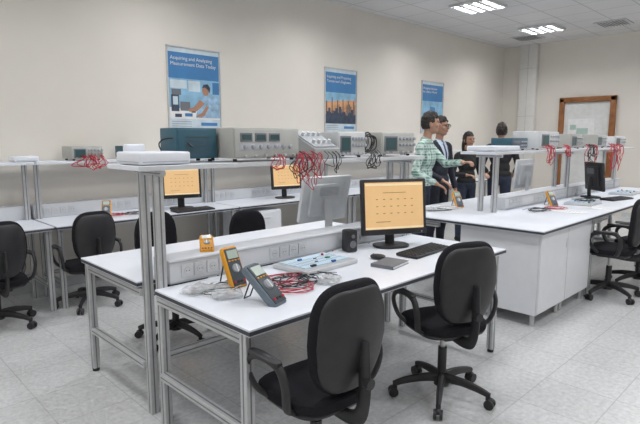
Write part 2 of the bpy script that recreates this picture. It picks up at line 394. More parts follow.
def dbench(name,label,x0,x1,yn,ym0,ym1,yf,zt,sx0,sx1,legs_n,legs_f,ups,zs=1.38,tx0=None):
    t=thing(name,label,'workbench',(0,0,0))
    if tx0:
        worktop(t,x0,x1,yn,yf,zt)
    else:
        worktop(t,x0,x1,yn,ym0,zt); worktop(t,x0,x1,ym1,yf,zt)
    zl=zt-0.032
    for x in legs_n:
        prof(t,(x,yn+0.06,0.02),(x,yn+0.06,zl),'leg'); prof(t,(x,yn+0.085,0.28),(x,ym0+0.0,0.28),'end_rail',0.04)
        prof(t,(x,yn+0.085,zl-0.03),(x,ym0,zl-0.03),'top_rail',0.04)
        b=MB(); b.cyl((x,yn+0.06,0),(x,yn+0.06,0.02),0.022,BLK); b.obj('foot',t)
    for x in legs_f:
        prof(t,(x,yf-0.06,0.02),(x,yf-0.06,zl),'leg'); prof(t,(x,ym1,0.28),(x,yf-0.085,0.28),'end_rail',0.04)
        prof(t,(x,ym1,zl-0.03),(x,yf-0.085,zl-0.03),'top_rail',0.04)
        b=MB(); b.cyl((x,yf-0.06,0),(x,yf-0.06,0.02),0.022,BLK); b.obj('foot',t)
    for x in ups:
        for y in (ym0+0.0225,ym1-0.0225):
            prof(t,(x,y,0.0),(x,y,zs-0.05),'upright')
        prof(t,(x,ym0-0.04,zs-0.045),(x,ym1+0.04,zs-0.045),'shelf_bracket',0.03)
    prof(t,(x0+0.06,(ym0+ym1)/2,0.34),(x1-0.06,(ym0+ym1)/2,0.34),'long_rail',0.04)
    xx0=tx0 or x0+0.09
    b=MB(); b.box(((xx0+x1)/2,(ym0+ym1)/2,zt+0.065),(x1-xx0,ym1-ym0-0.02,0.13),TRUNK,bev=0.01); 
    b.box(((xx0+x1)/2,ym0+0.008,zt+0.012),(x1-xx0,0.006,0.006),SOCK); b.box(((xx0+x1)/2,ym0+0.008,zt+0.118),(x1-xx0,0.006,0.006),SOCK); b.obj('cable_trunking',t)
    s=None;x=xx0+0.10;k=0
    while x<x1-0.1:
        if s is None: s=socket(t,x,ym0+0.01,zt+0.065)
        else: sockcopy(s,x,ym0+0.01,zt+0.065,t)
        k+=1; x+=0.078 if k%4 else 0.36
    b=MB(); b.box(((sx0+sx1)/2,(ym0+ym1)/2,zs-0.015),(sx1-sx0,0.36,0.025),TOP,bev=0.003); b.box(((sx0+sx1)/2,(ym0+ym1)/2-0.181,zs-0.015),(sx1-sx0,0.003,0.02),LGP); b.obj('overhead_shelf',t,smooth=False)
    return t
dbench('double_workbench','white double-sided laboratory bench on aluminium frame with overhead instrument shelf',1.17,3.37,1.59,2.38,2.58,3.38,0.75,1.08,3.40,(1.20,3.33),(1.20,3.33),(1.22,3.3))
dbench('double_workbench','long white double-sided laboratory bench with overhead shelf above cabinets',3.95,8.6,1.57,2.33,2.52,3.12,0.80,4.45,8.8,(5.2,6.9,8.5),(3.99,5.6,8.5),(4.68,6.5,8.3),zs=1.39,tx0=4.9)
def cabinet(x0,x1,y0,y1,z1,label):
    t=thing('base_cabinet',label,'cabinet',((x0+x1)/2,(y0+y1)/2,0),0,'base cabinets below the bench'); w=x1-x0;d=y1-y0
    b=MB(); b.box((0,0,(0.10+z1)/2),(w,d,z1-0.10),CAB,bev=0.002,seg=1); b.obj('body',t,smooth=False)
    b=MB(); b.box((0,-d/2-0.009,(0.11+z1)/2),(w-0.006,0.016,z1-0.12),CAB,bev=0.002,seg=1); dd=b.obj('door',t,smooth=False)
    b=MB(); b.box((w/2-0.03,-d/2-0.0185,z1-0.14),(0.012,0.004,0.08),LGP,bev=0.002); b.obj('handle',dd)
    for sx in (-1,1):
        for sy in (-1,1):
            b=MB(); b.cyl((sx*(w/2-0.04),sy*(d/2-0.04),0),(sx*(w/2-0.04),sy*(d/2-0.04),0.102),0.018,ALU); b.obj('foot',t)
cabinet(4.00,4.56,1.62,2.31,0.768,'white laminate base cabinet with plain door on metal feet')
cabinet(4.565,5.13,1.62,2.31,0.768,'white laminate base cabinet with plain door on metal feet')
def wbench(x0,x1):
    t=thing('side_workbench','white laboratory bench along the wall with aluminium legs and raised shelf','workbench',(0,0,0),0,'benches along the wall')
    worktop(t,x0,x1,4.74,5.50,0.75)
    for x in (x0+0.04,x1-0.04):
        prof(t,(x,4.80,0),(x,4.80,0.718),'leg'); prof(t,(x,5.30,0),(x,5.30,0.718),'leg'); prof(t,(x,4.83,0.22),(x,5.27,0.22),'end_rail',0.04)
        prof(t,(x,5.35,0.75),(x,5.35,1.27),'upright',0.04)
    prof(t,(x0+0.06,5.30,0.22),(x1-0.06,5.30,0.22),'long_rail',0.04)
    b=MB(); b.box(((x0+x1)/2,5.445,0.815),(x1-x0,0.11,0.13),TRUNK,bev=0.008); b.obj('cable_trunking',t)
    s=None;x=x0+0.12;k=0
    while x<x1-0.1:
        if s is None: s=socket(t,x,5.39,0.815)
        else: sockcopy(s,x,5.39,0.815,t)
        k+=1;x+=0.078 if k%4 else 0.34
    b=MB(); b.box(((x0+x1)/2,5.33,1.285),(x1-x0,0.32,0.025),TOP,bev=0.003); b.obj('overhead_shelf',t,smooth=False)
for a,c in ((-0.42,1.44),(1.46,3.38),(3.40,5.32),(5.34,7.26),(7.28,9.2)): wbench(a,c)
t=thing('drawer_pedestal','white drawer pedestal standing below the wall bench','cabinet',(3.75,5.0,0))
b=MB(); b.box((0,0,0.34),(0.5,0.5,0.66),CAB,bev=0.003,seg=1); b.obj('body',t,smooth=False)
for k in range(3):
    b=MB(); b.box((0,-0.258,0.13+k*0.21),(0.49,0.014,0.20),CAB,bev=0.002,seg=1); dd=b.obj('drawer',t,smooth=False)
    b=MB(); b.cyl((-0.06,-0.28,0.17+k*0.21),(0.06,-0.28,0.17+k*0.21),0.005,ALU,seg=8); b.cyl((-0.05,-0.28,0.17+k*0.21),(-0.05,-0.262,0.17+k*0.21),0.004,ALU,seg=8); b.cyl((0.05,-0.28,0.17+k*0.21),(0.05,-0.262,0.17+k*0.21),0.004,ALU,seg=8); b.obj('handle',dd)
# ---------------------------------------------------------------- office chair
def chair(loc,rz,label,dz=0.0,bw=0.200):
    t=thing('office_chair',label,'chair',loc,rz,'black swivel chairs')
    b=MB()
    b.cyl((0,0,0.07),(0,0,0.13),0.045,BLK,0.035)
    for k in range(5):
        a=2*math.pi*k/5+0.3; c,s=math.cos(a),math.sin(a)
        pts=[(0.02*c,0.02*s,0.115),(0.12*c,0.12*s,0.112),(0.22*c,0.22*s,0.095),(0.285*c,0.285*s,0.075)]
        b.tube(cat_rom(pts,4),[0.030-0.0011*i for i in range(13)],BLK,seg=10,flat=0.8)
        b.cyl((0.275*c,0.275*s,0.045),(0.275*c,0.275*s,0.085),0.014,BLK,seg=10)
    base=b.obj('star_base',t)
    for k in range(5):
        a=2*math.pi*k/5+0.3; b=MB(); c,s=math.cos(a),math.sin(a); x,y=0.285*c,0.285*s
        n=Vector((-s,c,0))
        for q in (-1,1):
            p=Vector((x,y,0.028))+n*q*0.009; b.cyl(p,p+n*q*0.016,0.028,BLK,seg=16)
        b.ell((x,y,0.045),(0.022,0.022,0.018),BLK,u=10,v=6)
        b.obj('caster',base)
    b=MB(); b.cyl((0,0,0.12),(0,0,0.30),0.026,BLK); b.cyl((0,0,0.28),(0,0,0.405+dz),0.015,ALU); b.box((0,-0.02,0.405+dz),(0.16,0.24,0.035),BLK,bev=0.01); b.cyl((0.05,0.02,0.405+dz),(0.22,0.02,0.40+dz),0.006,BLK); b.ell((0.23,0.02,0.40+dz),(0.025,0.012,0.008),BLK)
    b.obj('gas_column',t)
    def sf(p): 
        f=1-0.10*(p.y<0)*min(1,abs(p.y)/0.22); z=p.z-0.03*max(0,(p.y-0.10))/0.12*0.6
        return Vector((p.x*f,p.y,z))
    b=MB(); b.sup((0,0.0,0.465+dz),(0.218,0.210,0.042),FAB,0.55,0.55,sf,nu=36,nv=14); b.sup((0,0,0.432+dz),(0.20,0.19,0.018),BLK,0.4,0.5,nu=32,nv=8)
    b.obj('seat',t)
    tilt=Matrix.Rotation(math.radians(5),4,'X')
    def mk(hz):
        def bf(p):
            h=p.z/hz; f=1.0-0.24*max(0,-h)**1.5-0.14*max(0,h)**2.2
            x=p.x*f
            return Vector((x,p.y+1.2*x*x-0.018*math.cos(h*2.2),p.z))
        return bf
    b=MB(); b.sup((0,-0.215,0.735+dz),(bw,0.036,0.230),FAB,0.55,0.72,mk(0.23),nu=40,nv=24,rot=tilt); b.obj('backrest',t)
    b=MB(); b.sup((0,-0.236,0.73+dz),(bw-0.017,0.026,0.212),BLK,0.46,0.65,mk(0.212),nu=40,nv=20,rot=tilt); b.obj('back_shell',t)
    b=MB(); b.tube(cat_rom([(0,-0.06,0.405+dz),(0,-0.19,0.40+dz),(0,-0.265,0.43+dz),(0,-0.29,0.53+dz),(0,-0.285,0.66+dz),(0,-0.28,0.74+dz)],5),0.011,BLK,seg=12,flat=3.0,up=(0,1,0.2)); b.cyl((0,-0.295,0.58+dz),(0,-0.325,0.58+dz),0.022,BLK); b.obj('back_support',t)
    for s in (-1,1):
        P=[(s*0.17,-0.08,0.43+dz),(s*0.235,-0.11,0.47+dz),(s*0.258,-0.13,0.57+dz),(s*0.262,-0.09,0.645+dz),(s*0.262,0.02,0.655+dz),(s*0.262,0.10,0.63+dz),(s*0.258,0.13,0.57+dz),(s*0.24,0.09,0.49+dz),(s*0.17,0.04,0.43+dz)]
        b=MB(); b.tube(cat_rom(P,6),0.0125,BLK,seg=10,flat=1.5); b.sup((s*0.262,-0.0,0.658+dz),(0.023,0.105,0.012),BLK,0.6,0.6,nu=20,nv=8); b.obj('armrest',t)
    return t
CH=chair((1.45,1.50,0),math.radians(-4),'black fabric swivel office chair with loop armrests, pushed to the bench',bw=0.196)
clone(CH,(2.53,1.55,0),math.radians(-24),'black fabric swivel office chair turned slightly at the bench')
clone(CH,(5.38,1.50,0),math.radians(4),'black swivel office chair beside the white base cabinet')
clone(CH,(6.0,1.40,0),math.radians(-8),'black swivel office chair at the long bench')
C2=chair((1.70,4.74,0),math.radians(0),'black swivel office chair pushed under the wall bench',dz=-0.08,bw=0.188)
clone(C2,(0.95,4.66,0),math.radians(4),'black swivel office chair standing by the wall bench')
clone(C2,(2.68,3.46,0),math.radians(176),'black swivel office chair facing the rear side of the bench')
chair((1.86,3.46,0),math.radians(190),'black swivel office chair facing the rear side of the bench',dz=-0.01,bw=0.19)
# ---------------------------------------------------------------- monitors
def monitor(name,label,loc,rz,w,h,body,screen=True,lift=0.08,tilt=-6,group=None):
    t=thing(name,label,'monitor',loc,rz,group)
    b=MB(); b.sup((0,0.03,0.010),(0.13,0.10,0.010),body,0.3,0.8,nu=28,nv=8); b.obj('stand_base',t)
    b=MB(); b.tube([(0,0.05,0.015),(0,0.055,0.10),(0,0.045,lift+h*0.5)],0.014,body,seg=12,flat=2.6,up=(0,1,0)); b.obj('stand_neck',t)
    R=Matrix.Rotation(math.radians(tilt),4,'X'); C=Vector((0,0.0,lift+h/2))
    b=MB(); M=Matrix.Translation(C)@R
    b.box(C,(w,0.035,h),body,rot=R,bev=0.008)
    b.box(M@Vector((0,0.028,0)),(w*0.72,0.04,h*0.72),body,rot=R,bev=0.018)
    b.obj('housing',t)
    if screen:
        b=MB(); b.box(M@Vector((0,-0.0185,0.008)),(w-0.05,0.002,h-0.062),SCRO,rot=R)
        sw,sh=w-0.05,h-0.062
        def r(cx,cz,dx,dz,m,k=1): b.box(M@Vector((cx*sw,-0.0195-k*0.0006,0.008+cz*sh)),(dx*sw,0.001,dz*sh),m,rot=R)
        r(0,0.45,0.98,0.04,SCRW); r(0,-0.47,1,0.04,SCRW)
        for i in range(3):
            for j in range(6): 
                r(-0.30+j*0.12,0.14-i*0.15,0.035,0.014,SCRT,2)
        r(0,0.28,0.4,0.010,SCRT,2); r(-0.2,-0.34,0.25,0.010,SCRT,2)
        b.obj('screen',t,smooth=False)
        b=MB(); b.ell(M@Vector((w*0.42,-0.018,-h/2+0.013)),(0.004,0.002,0.004),ALU,u=8,v=6); b.obj('power_button',t)
    else:
        b=MB(); b.box(M@Vector((0,-0.0185,0.008)),(w-0.04,0.002,h-0.05),CRT,rot=R); b.obj('screen',t,smooth=False)
        b=MB()
        for k in range(7): b.box(M@Vector((0,0.0485,h*0.12+k*0.010)),(w*0.4,0.002,0.003),GRYP,rot=R)
        b.obj('vent_slots',t)
    return t
monitor('computer_monitor','black flat monitor with orange screen on the bench',(2.86,2.18,0.75),math.radians(-27),0.49,0.385,BLK,lift=0.095)
monitor('computer_monitor','light grey flat monitor seen from its back on the bench',(2.80,2.80,0.75),math.radians(172),0.45,0.36,LGP,screen=False,lift=0.12,tilt=-14)
monitor('computer_monitor','black monitor with orange screen on the wall bench',(2.83,5.02,0.75),math.radians(-18),0.42,0.34,BLK,lift=0.12)
monitor('computer_monitor','black monitor with orange screen on the wall bench',(4.32,5.02,0.75),math.radians(-14),0.42,0.34,BLK,lift=0.12)
monitor('computer_monitor','black monitor turned sideways on the long bench',(6.75,2.12,0.80),math.radians(45),0.42,0.34,BLK,screen=False,lift=0.09)
monitor('computer_monitor','light grey monitor seen from its back on the long bench',(6.3,2.80,0.80),math.radians(178),0.44,0.36,LGP,screen=False,lift=0.10)
# ---------------------------------------------------------------- instruments
def instrument(label,loc,rz,w,d,h,style,name='oscilloscope',cat='oscilloscope',plain=False):
    t=thing(name,label,cat,loc,rz)
    case={'beige':BEIGE,'teal':TEAL,'white':LGP,'grey':MIDG}[style]
    b=MB(); b.box((0,0,h/2+0.012),(w,d,h-0.012),case,bev=0.006); b.obj('case',t)
    for sx in (-1,1):
        for sy in (-1,1):
            b=MB(); b.cyl((sx*(w/2-0.03),sy*(d/2-0.03),0),(sx*(w/2-0.03),sy*(d/2-0.03),0.014),0.012,BLK,seg=10); b.obj('foot',t)
    y=-d/2
    if plain:
        b=MB(); b.box((0,y-0.003,h/2+0.012),(w-0.02,0.006,h-0.03),TEAL,bev=0.003)
        for k in range(5): b.box((0,y-0.0065,h*0.25+k*0.022),(w*0.6,0.002,0.006),MFAC)
        b.obj('vented_panel',t); return t
    b=MB(); b.box((0,y-0.004,h/2+0.012),(w-0.012,0.008,h-0.026),{'beige':BPAN,'teal':MBLU,'white':LGP,'grey':LGP}[style],bev=0.003); fp=b.obj('front_panel',t)
    if name=='oscilloscope':
        b=MB(); b.box((-w*0.24,y-0.010,h*0.54),(w*0.38,0.008,h*0.66),BEIGD,bev=0.003); b.box((-w*0.24,y-0.0145,h*0.54),(w*0.31,0.002,h*0.52),CRT)
        b.obj('screen',fp)
        xs=[w*0.04+i*w*0.105 for i in range(5)]; rows=[h*0.76,h*0.50]
    elif name=='power_supply':
        b=MB()
        for k in (-0.33,-0.12,0.09): b.box((w*k,y-0.010,h*0.74),(w*0.17,0.005,h*0.26),BEIGD,bev=0.002); b.box((w*k,y-0.0135,h*0.74),(w*0.13,0.002,h*0.16),CRT)
        b.obj('display',fp)
        b=MB(); b.box((-w*0.12,y-0.0085,h*0.46),(w*0.62,0.003,h*0.20),SOCK,bev=0.001); b.obj('legend_plate',fp)
        xs=[w*-0.35+i*w*0.115 for i in range(7)]; rows=[h*0.45]
    else:
        b=MB(); b.box((-w*0.22,y-0.010,h*0.68),(w*0.4,0.004,h*0.26),BEIGD,bev=0.002); b.obj('display',fp)
        xs=[w*0.06+i*w*0.12 for i in range(4)]; rows=[h*0.72,h*0.42]
    kn=None
    for z in rows:
        for x in xs:
            if kn is None:
                b=MB(); b.cyl((0,0,0),(0,-0.016,0),h*0.075,GRYP,h*0.06,seg=14); b.box((0,-0.017,h*0.03),(0.002,0.002,h*0.05),PAPER); kn=b.obj('knob',fp); kn.location=(x,y-0.008,z)
            else: k=kn.copy(); COL.objects.link(k); k.parent=fp; k.location=(x,y-0.008,z)
    bn=None
    for i in range(6):
        x=-w*0.36+i*w*0.15
        if bn is None:
            b=MB(); b.cyl((0,0,0),(0,-0.018,0),0.007,ALU,seg=12); bn=b.obj('connector',fp); bn.location=(x,y-0.008,h*0.18)
        else: k=bn.copy(); COL.objects.link(k); k.parent=fp; k.location=(x,y-0.008,h*0.18)
    return t
ZS=1.381
instrument('beige bench power supply with knobs and displays on the overhead shelf',(1.85,2.445,ZS),0,0.47,0.28,0.178,'beige','power_supply','power supply')
instrument('plain dark teal instrument case on the overhead shelf',(1.485,2.54,ZS),math.radians(-4),0.24,0.2,0.175,'teal','instrument_case','instrument',plain=True)
instrument('beige analogue oscilloscope on the overhead shelf',(3.08,2.46,ZS),math.radians(-4),0.36,0.30,0.165,'beige')
instrument('small light oscilloscope with dark screen on the overhead shelf',(2.61,2.45,ZS),math.radians(-14),0.22,0.26,0.165,'white')
t=thing('trainer_console','grey slanted trainer console leaning on the overhead shelf','instrument',(2.33,2.44,ZS),math.radians(5))
b=MB(); pr=[(-0.13,0),(0.13,0),(0.13,0.16),(0.09,0.175),(-0.13,0.06)]; hw=0.125
for s,k in ((-hw,0),(hw,1)): b.poly([(s,p[0],p[1]) for p in (pr if k else pr[::-1])],MIDG)
for i in range(5):
    p,q=pr[i],pr[(i+1)%5]; b.poly([(-hw,p[0],p[1]),(hw,p[0],p[1]),(hw,q[0],q[1]),(-hw,q[0],q[1])],MIDG)
bmesh.ops.remove_doubles(b.bm,verts=b.bm.verts[:],dist=1e-5); b.obj('case',t,smooth=False)
sl=Matrix.Rotation(math.atan2(0.115,0.22),4,'X')
b=MB(); b.box((0,-0.025,0.1205),(0.22,0.20,0.004),GRYP,rot=sl); b.obj('control_panel',t,smooth=False)
for i in range(4):
    for j in range(2):
        b=MB(); p=Vector((-0.075+i*0.05,-0.07+j*0.09,0.10+j*0.047)); b.cyl(p,p+Vector((0,-0.01,0.02)),0.011,LGP,seg=12); b.obj('knob',t)
instrument('small blue instrument on the wall shelf',(2.42,5.36,1.299),0,0.22,0.2,0.13,'teal','signal_generator','signal generator')
instrument('beige oscilloscope on the wall shelf',(1.93,5.34,1.299),0,0.30,0.26,0.13,'beige')
instrument('beige oscilloscope on the wall shelf',(4.3,5.34,1.299),0,0.32,0.26,0.15,'beige')
instrument('beige oscilloscope on the wall shelf',(6.3,5.34,1.299),0,0.32,0.26,0.15,'beige')
instrument('light instrument on the far overhead shelf',(5.75,2.44,1.391),0,0.50,0.30,0.19,'white')
instrument('dark teal instrument on the far overhead shelf',(5.20,2.48,1.391),0,0.36,0.22,0.12,'teal','signal_generator','signal generator')
instrument('beige oscilloscope on the far overhead shelf',(6.55,2.44,1.391),0,0.36,0.30,0.17,'beige')
instrument('beige oscilloscope on the far overhead shelf',(7.45,2.44,1.391),0,0.36,0.30,0.17,'beige')
instrument('light instrument on the far overhead shelf',(8.25,2.44,1.391),0,0.44,0.30,0.15,'white')
def shelfbox(label,loc,w,d,h,name='junction_box'):
    t=thing(name,label,'box',loc); b=MB(); b.box((0,0,h/2),(w,d,h),TOP,bev=0.01,seg=3); b.obj('housing',t)
    b=MB(); b.box((0,-d/2-0.001,h*0.22),(w-0.03,0.002,0.004),SOCK); b.box((-w/2-0.001,0,h*0.22),(0.002,d-0.03,0.004),SOCK); b.obj('seam',t)
shelfbox('white rectangular power box on the end of the overhead shelf',(1.225,2.44,ZS),0.27,0.26,0.06)
shelfbox('white rectangular power box on the end of the far shelf',(4.75,2.42,1.391),0.5,0.3,0.05)
shelfbox('small white power box on the wall shelf',(1.40,5.33,1.299),0.2,0.2,0.05)
shelfbox('small white box with indicator on the overhead shelf',(1.20,2.60,ZS+0.001),0.10,0.055,0.095)
shelfbox('white fitting standing on the wall bench',(0.95,5.25,0.75),0.22,0.10,0.10)
# ---------------------------------------------------------------- multimeters
def meter(label,loc,rz,rx=-60,hol=YEL,face=MBLU,sc=1.0):
    t=thing('multimeter',label,'multimeter',loc,rz)
    R=Matrix.Rotation(math.radians(rx),4,'X')
    w,h,d=0.088*sc,0.195*sc,0.030*sc
    P=lambda x,y,z:R@Vector((x*sc,y*sc,z))
    b=MB(); b.sup(P(0,0.015,h/2),(w/2,d/2,h/2),hol,0.25,0.25,rot=R,nu=28,nv=14); b.obj('holster',t)
    b=MB(); b.box(P(0,-0.001,h/2),(w*0.82,0.008,h*0.90),face,rot=R,bev=0.003); f=b.obj('face_plate',t)
    b=MB(); b.box(P(0,-0.006,h*0.80),(w*0.66,0.004,h*0.2),LCD,rot=R); b.obj('display',f)
    b=MB(); b.cyl(P(0,-0.004,h*0.46),P(0,-0.013,h*0.46),0.021*sc,GRYP,0.018*sc,seg=20); b.box(P(0,-0.014,h*0.46),(0.005,0.004,0.036*sc),PAPER,rot=R); b.obj('dial',f)
    for i in range(4):
        b=MB(); b.cyl(P(-0.027+i*0.018,-0.004,h*0.14),P(-0.027+i*0.018,-0.008,h*0.14),0.006*sc,RED if i in(0,3) else BLK,seg=12); b.obj('jack',f)
    for i in range(4):
        b=MB(); b.box(P(-0.027+i*0.018,-0.006,h*0.65),(0.012,0.004,0.007),YEL,rot=R,bev=0.001); b.obj('button',f)
    if rx>-80:
        b=MB(); tp=P(0,0.03,h*0.75); b.tube([tp+Vector((-0.025,0,0)),Vector((-0.025,tp.y+0.04,0.004)),Vector((0.025,tp.y+0.04,0.004)),tp+Vector((0.025,0,0))],0.004,BLK,seg=6); b.obj('tilt_stand',t)
    return t
meter('dark grey-blue multimeter lying tilted on the bench',(1.475,1.745,0.755),math.radians(18),-46,hol=MGRY,face=MFAC,sc=1.25)
meter('dark multimeter in yellow holster standing on the bench',(1.50,2.10,0.755),math.radians(5),-24,face=MFAC,sc=1.12)
meter('small yellow multimeter lying on the bench trunking',(1.52,2.44,0.885),math.radians(-30),-68,hol=YEL,face=YEL,sc=0.9)
meter('yellow multimeter propped on the wall bench',(1.98,4.98,0.752),math.radians(-30),-35)
meter('yellow multimeter on the long bench',(4.75,2.75,0.802),math.radians(-30),-35)
meter('yellow multimeter on the long bench',(5.55,2.1,0.802),math.radians(-30),-35)
# ---------------------------------------------------------------- keyboard, mouse, book, trainer
def keyboard(label,loc,rz):
    t=thing('keyboard',label,'keyboard',loc,rz); b=MB(); b.box((0,0,0.011),(0.45,0.16,0.018),BLK,bev=0.006,rot=Matrix.Rotation(math.radians(2),4,'X')); b.obj('base',t)
    b=MB()
    for r in range(6):
        n=15 if r<5 else 8
        for i in range(n):
            wx=0.43/n; b.box((-0.215+wx*(i+0.5),0.06-r*0.0235,0.024-r*0.001),(wx*0.84,0.018,0.006),BLKC,bev=0.0015,seg=1)
    k=b.obj('keys',t,smooth=False); k['kind']='stuff'
    return t
keyboard('black computer keyboard in front of the orange-screened monitor',(2.88,1.93,0.75),math.radians(4))
keyboard('black computer keyboard on the wall bench',(2.85,4.83,0.75),0)
keyboard('black computer keyboard on the long bench',(6.72,1.85,0.80),math.radians(-12))
t=thing('mouse','small black computer mouse','mouse',(2.50,2.02,0.75),0.3); b=MB(); b.sup((0,0,0.016),(0.03,0.05,0.016),BLK,0.7,0.8,nu=20,nv=10); b.obj('shell',t)
b=MB(); b.cyl((-0.004,0.03,0.028),(0.004,0.03,0.028),0.007,GRYP,seg=10); b.obj('scroll_wheel',t)
t=thing('notebook','dark grey closed notebook lying on the bench','book',(2.43,1.87,0.75),math.radians(10)); b=MB(); b.box((0,0,0.010),(0.20,0.145,0.014),PAPER); b.obj('pages',t,smooth=False)
b=MB(); b.box((0,0,0.0185),(0.205,0.15,0.003),BEIGD); b.box((0,0,0.0015),(0.205,0.15,0.003),BEIGD); b.box((-0.102,0,0.010),(0.003,0.15,0.02),BEIGD); b.obj('cover',t,smooth=False)
def trainer(label,loc,rz,w=0.36,d=0.25):
    t=thing('circuit_trainer',label,'circuit board',loc,rz)
    b=MB(); b.box((0,0,0.014),(w,d,0.026),LGP,bev=0.005); b.box((0,0,0.0275),(w-0.02,d-0.02,0.002),SOCK); b.obj('tray',t)
    b=MB(); b.box((0,0.01,0.031),(w-0.06,d-0.08,0.008),BOARD,bev=0.002)
    for i in range(18):
        for j in range(3): b.box((-w/2+0.045+i*(w-0.09)/17,-0.04+j*0.045,0.0355),(0.005,0.02,0.0012),GRYP)
    b.obj('breadboard',t,smooth=False)
    for k,(x,y,m,s) in enumerate(((-0.08,0.06,CBLU,(0.03,0.012,0.012)),(0.02,0.03,BLK,(0.022,0.008,0.006)),(0.09,-0.01,CGRN,(0.03,0.02,0.01)),(-0.03,-0.03,BLK,(0.022,0.008,0.006)),(0.12,0.06,RED,(0.012,0.012,0.014)),(-0.12,-0.09,BLK,(0.04,0.015,0.01)),(0.05,-0.095,CBLU,(0.03,0.015,0.01)))):
        b=MB(); b.box((x,y,0.033+s[2]/2),s,m,bev=0.001,seg=1); b.obj('component',t)
trainer('pale blue breadboard trainer tray with components on the bench',(2.10,2.17,0.75),math.radians(3),0.44,0.29)
trainer('light breadboard trainer tray on the long bench',(6.0,1.98,0.80),math.radians(3),0.42,0.28)
trainer('light breadboard trainer tray on the long bench',(7.5,1.98,0.80),math.radians(3),0.42,0.28)
t=thing('desk_speaker','small black speaker behind the monitor on the bench','speaker',(2.54,2.30,0.75),math.radians(-15)); b=MB(); b.box((0,0,0.075),(0.075,0.09,0.15),BLK,bev=0.012); b.obj('cabinet_shell',t); b=MB(); b.cyl((0,-0.044,0.055),(0,-0.05,0.055),0.026,BEIGD,0.022); b.cyl((0,-0.044,0.11),(0,-0.049,0.11),0.013,BEIGD); b.obj('driver',t)
def bag(loc,rz,w,d,label):
    t=thing('parts_bag',label,'plastic bag',loc,rz,'small bags of components')
    b=MB(); b.sup((0,0,0.014),(w/2,d/2,0.014),BAG,0.8,0.4,lambda p:Vector((p.x,p.y,p.z*(1+0.5*math.sin(p.x*70)*math.cos(p.y*60)))),nu=30,nv=12); b.obj('film',t)
    for k in range(6):
        b=MB(); b.box((random.uniform(-w*.3,w*.3),random.uniform(-d*.3,d*.3),0.012),(0.02,0.012,0.008),(BLK,CBLU,WHTC,CGRN,RED,GRYP)[k],rot=random.random()*3); b.obj('component',t)
bag((1.31,2.20,0.752),0.3,0.17,0.12,'clear plastic bag of small parts on the bench')
bag((1.36,2.02,0.752),-0.5,0.15,0.11,'clear plastic bag of small parts on the bench')
bag((1.62,2.28,0.752),-0.2,0.14,0.10,'clear plastic bag of small parts on the bench')
bag((1.90,1.86,0.752),0.5,0.15,0.11,'clear plastic bag of small parts on the bench')
bag((4.35,2.85,0.802),0.5,0.18,0.14,'clear plastic bag of small parts on the long bench')
for k,(x,y,r) in enumerate(((5.25,1.85,0.2),(5.75,1.75,-0.3),(6.45,2.1,0.1))):
    b=MB(); b.box((0,0,0.001),(0.21,0.297,0.002),PAPER); 
    for j in range(8): b.box((0,0.11-j*0.028,0.0025),(0.16,0.004,0.0006),SOCK)
    o=b.obj('paper_sheet',smooth=False); top(o,'white printed paper sheet lying on the long bench','paper','loose papers'); o.location=(x,y,0.801); o.rotation_euler=(0,0,r)
# ---------------------------------------------------------------- cables
def cable(label,pts,r,m,name='cable',n=8,grp=None):
    b=MB(); b.tube(cat_rom(pts,n),r,m,seg=6); o=b.obj(name); top(o,label,'cable',grp); return o
def hangs(x,m,n,drop,sp,zs=1.381,y=2.305,lab='red',r=0.0023):
    for k in range(n):
        a=x+random.uniform(-sp,sp)*0.7; yf=y-0.014-0.02*random.random()
        P=[(a,y+0.02,zs+0.03+0.03*random.random()),(a+0.005,yf,zs+0.02)]
        nn=random.randint(4,6); w0=random.uniform(-0.3,0.3); dd0=drop*random.uniform(0.5,1.1)
        for i in range(nn):
            ph=(i+0.5)/nn; dd=math.sin(ph*math.pi)*dd0*random.uniform(0.7,1.1)
            P.append((a+sp*(w0+(ph-0.5)*0.8)+random.uniform(-sp,sp)*0.35,yf-0.03*random.random(),zs-dd-0.01))
        e=a+sp*(w0+0.4)
        P+=[(e,yf,zs+0.02),(e,y+0.02,zs+0.05)]
        b=MB(); b.tube(cat_rom(P,5),r,m,seg=6); o=b.obj('test_lead'); top(o,lab+' test lead hanging tangled over the shelf edge','cable','hanging test leads')
hangs(1.90,RED,3,0.07,0.09); hangs(2.03,RED,5,0.13,0.10); hangs(2.16,RED,5,0.16,0.10); hangs(2.1,BLKC,4,0.10,0.14,lab='black'); hangs(2.35,BLKC,3,0.08,0.08,lab='black')
hangs(2.78,BLKC,6,0.07,0.10,lab='black')
hangs(5.6,RED,5,0.18,0.16,zs=1.391,y=2.255,r=0.0032); hangs(6.15,RED,4,0.10,0.12,zs=1.391,y=2.255,r=0.0032);hangs(6.9,RED,4,0.2,0.2,zs=1.391,y=2.255,r=0.0032); hangs(7.9,RED,6,0.3,0.3,zs=1.391,y=2.255,r=0.004); hangs(6.9,BLKC,5,0.2,0.2,zs=1.391,y=2.255,r=0.004,lab='black')
hangs(1.95,RED,7,0.10,0.14,zs=1.299,y=5.175,r=0.0038); hangs(4.3,RED,5,0.15,0.12,zs=1.299,y=5.175,r=0.0035)
for k in range(6):
    cx=2.815+random.uniform(-0.025,0.025); P=[]
    for i in range(9):
        a=i*1.15+k; P.append((cx+0.06*math.cos(a)*random.uniform(0.6,1.1),2.40+0.03*math.sin(a*0.7)+0.01*k-0.03,1.475+0.075*math.sin(a)*random.uniform(0.6,1.1)))
    cable('black coiled lead heaped between instruments on the shelf',P,0.0032,BLKC,grp='black cables on the shelf')
cable('black cable arching up from the white box',[(1.30,2.50,1.444),(1.29,2.50,1.48),(1.33,2.50,1.505),(1.40,2.46,1.50),(1.44,2.42,1.46)],0.004,BLKC)
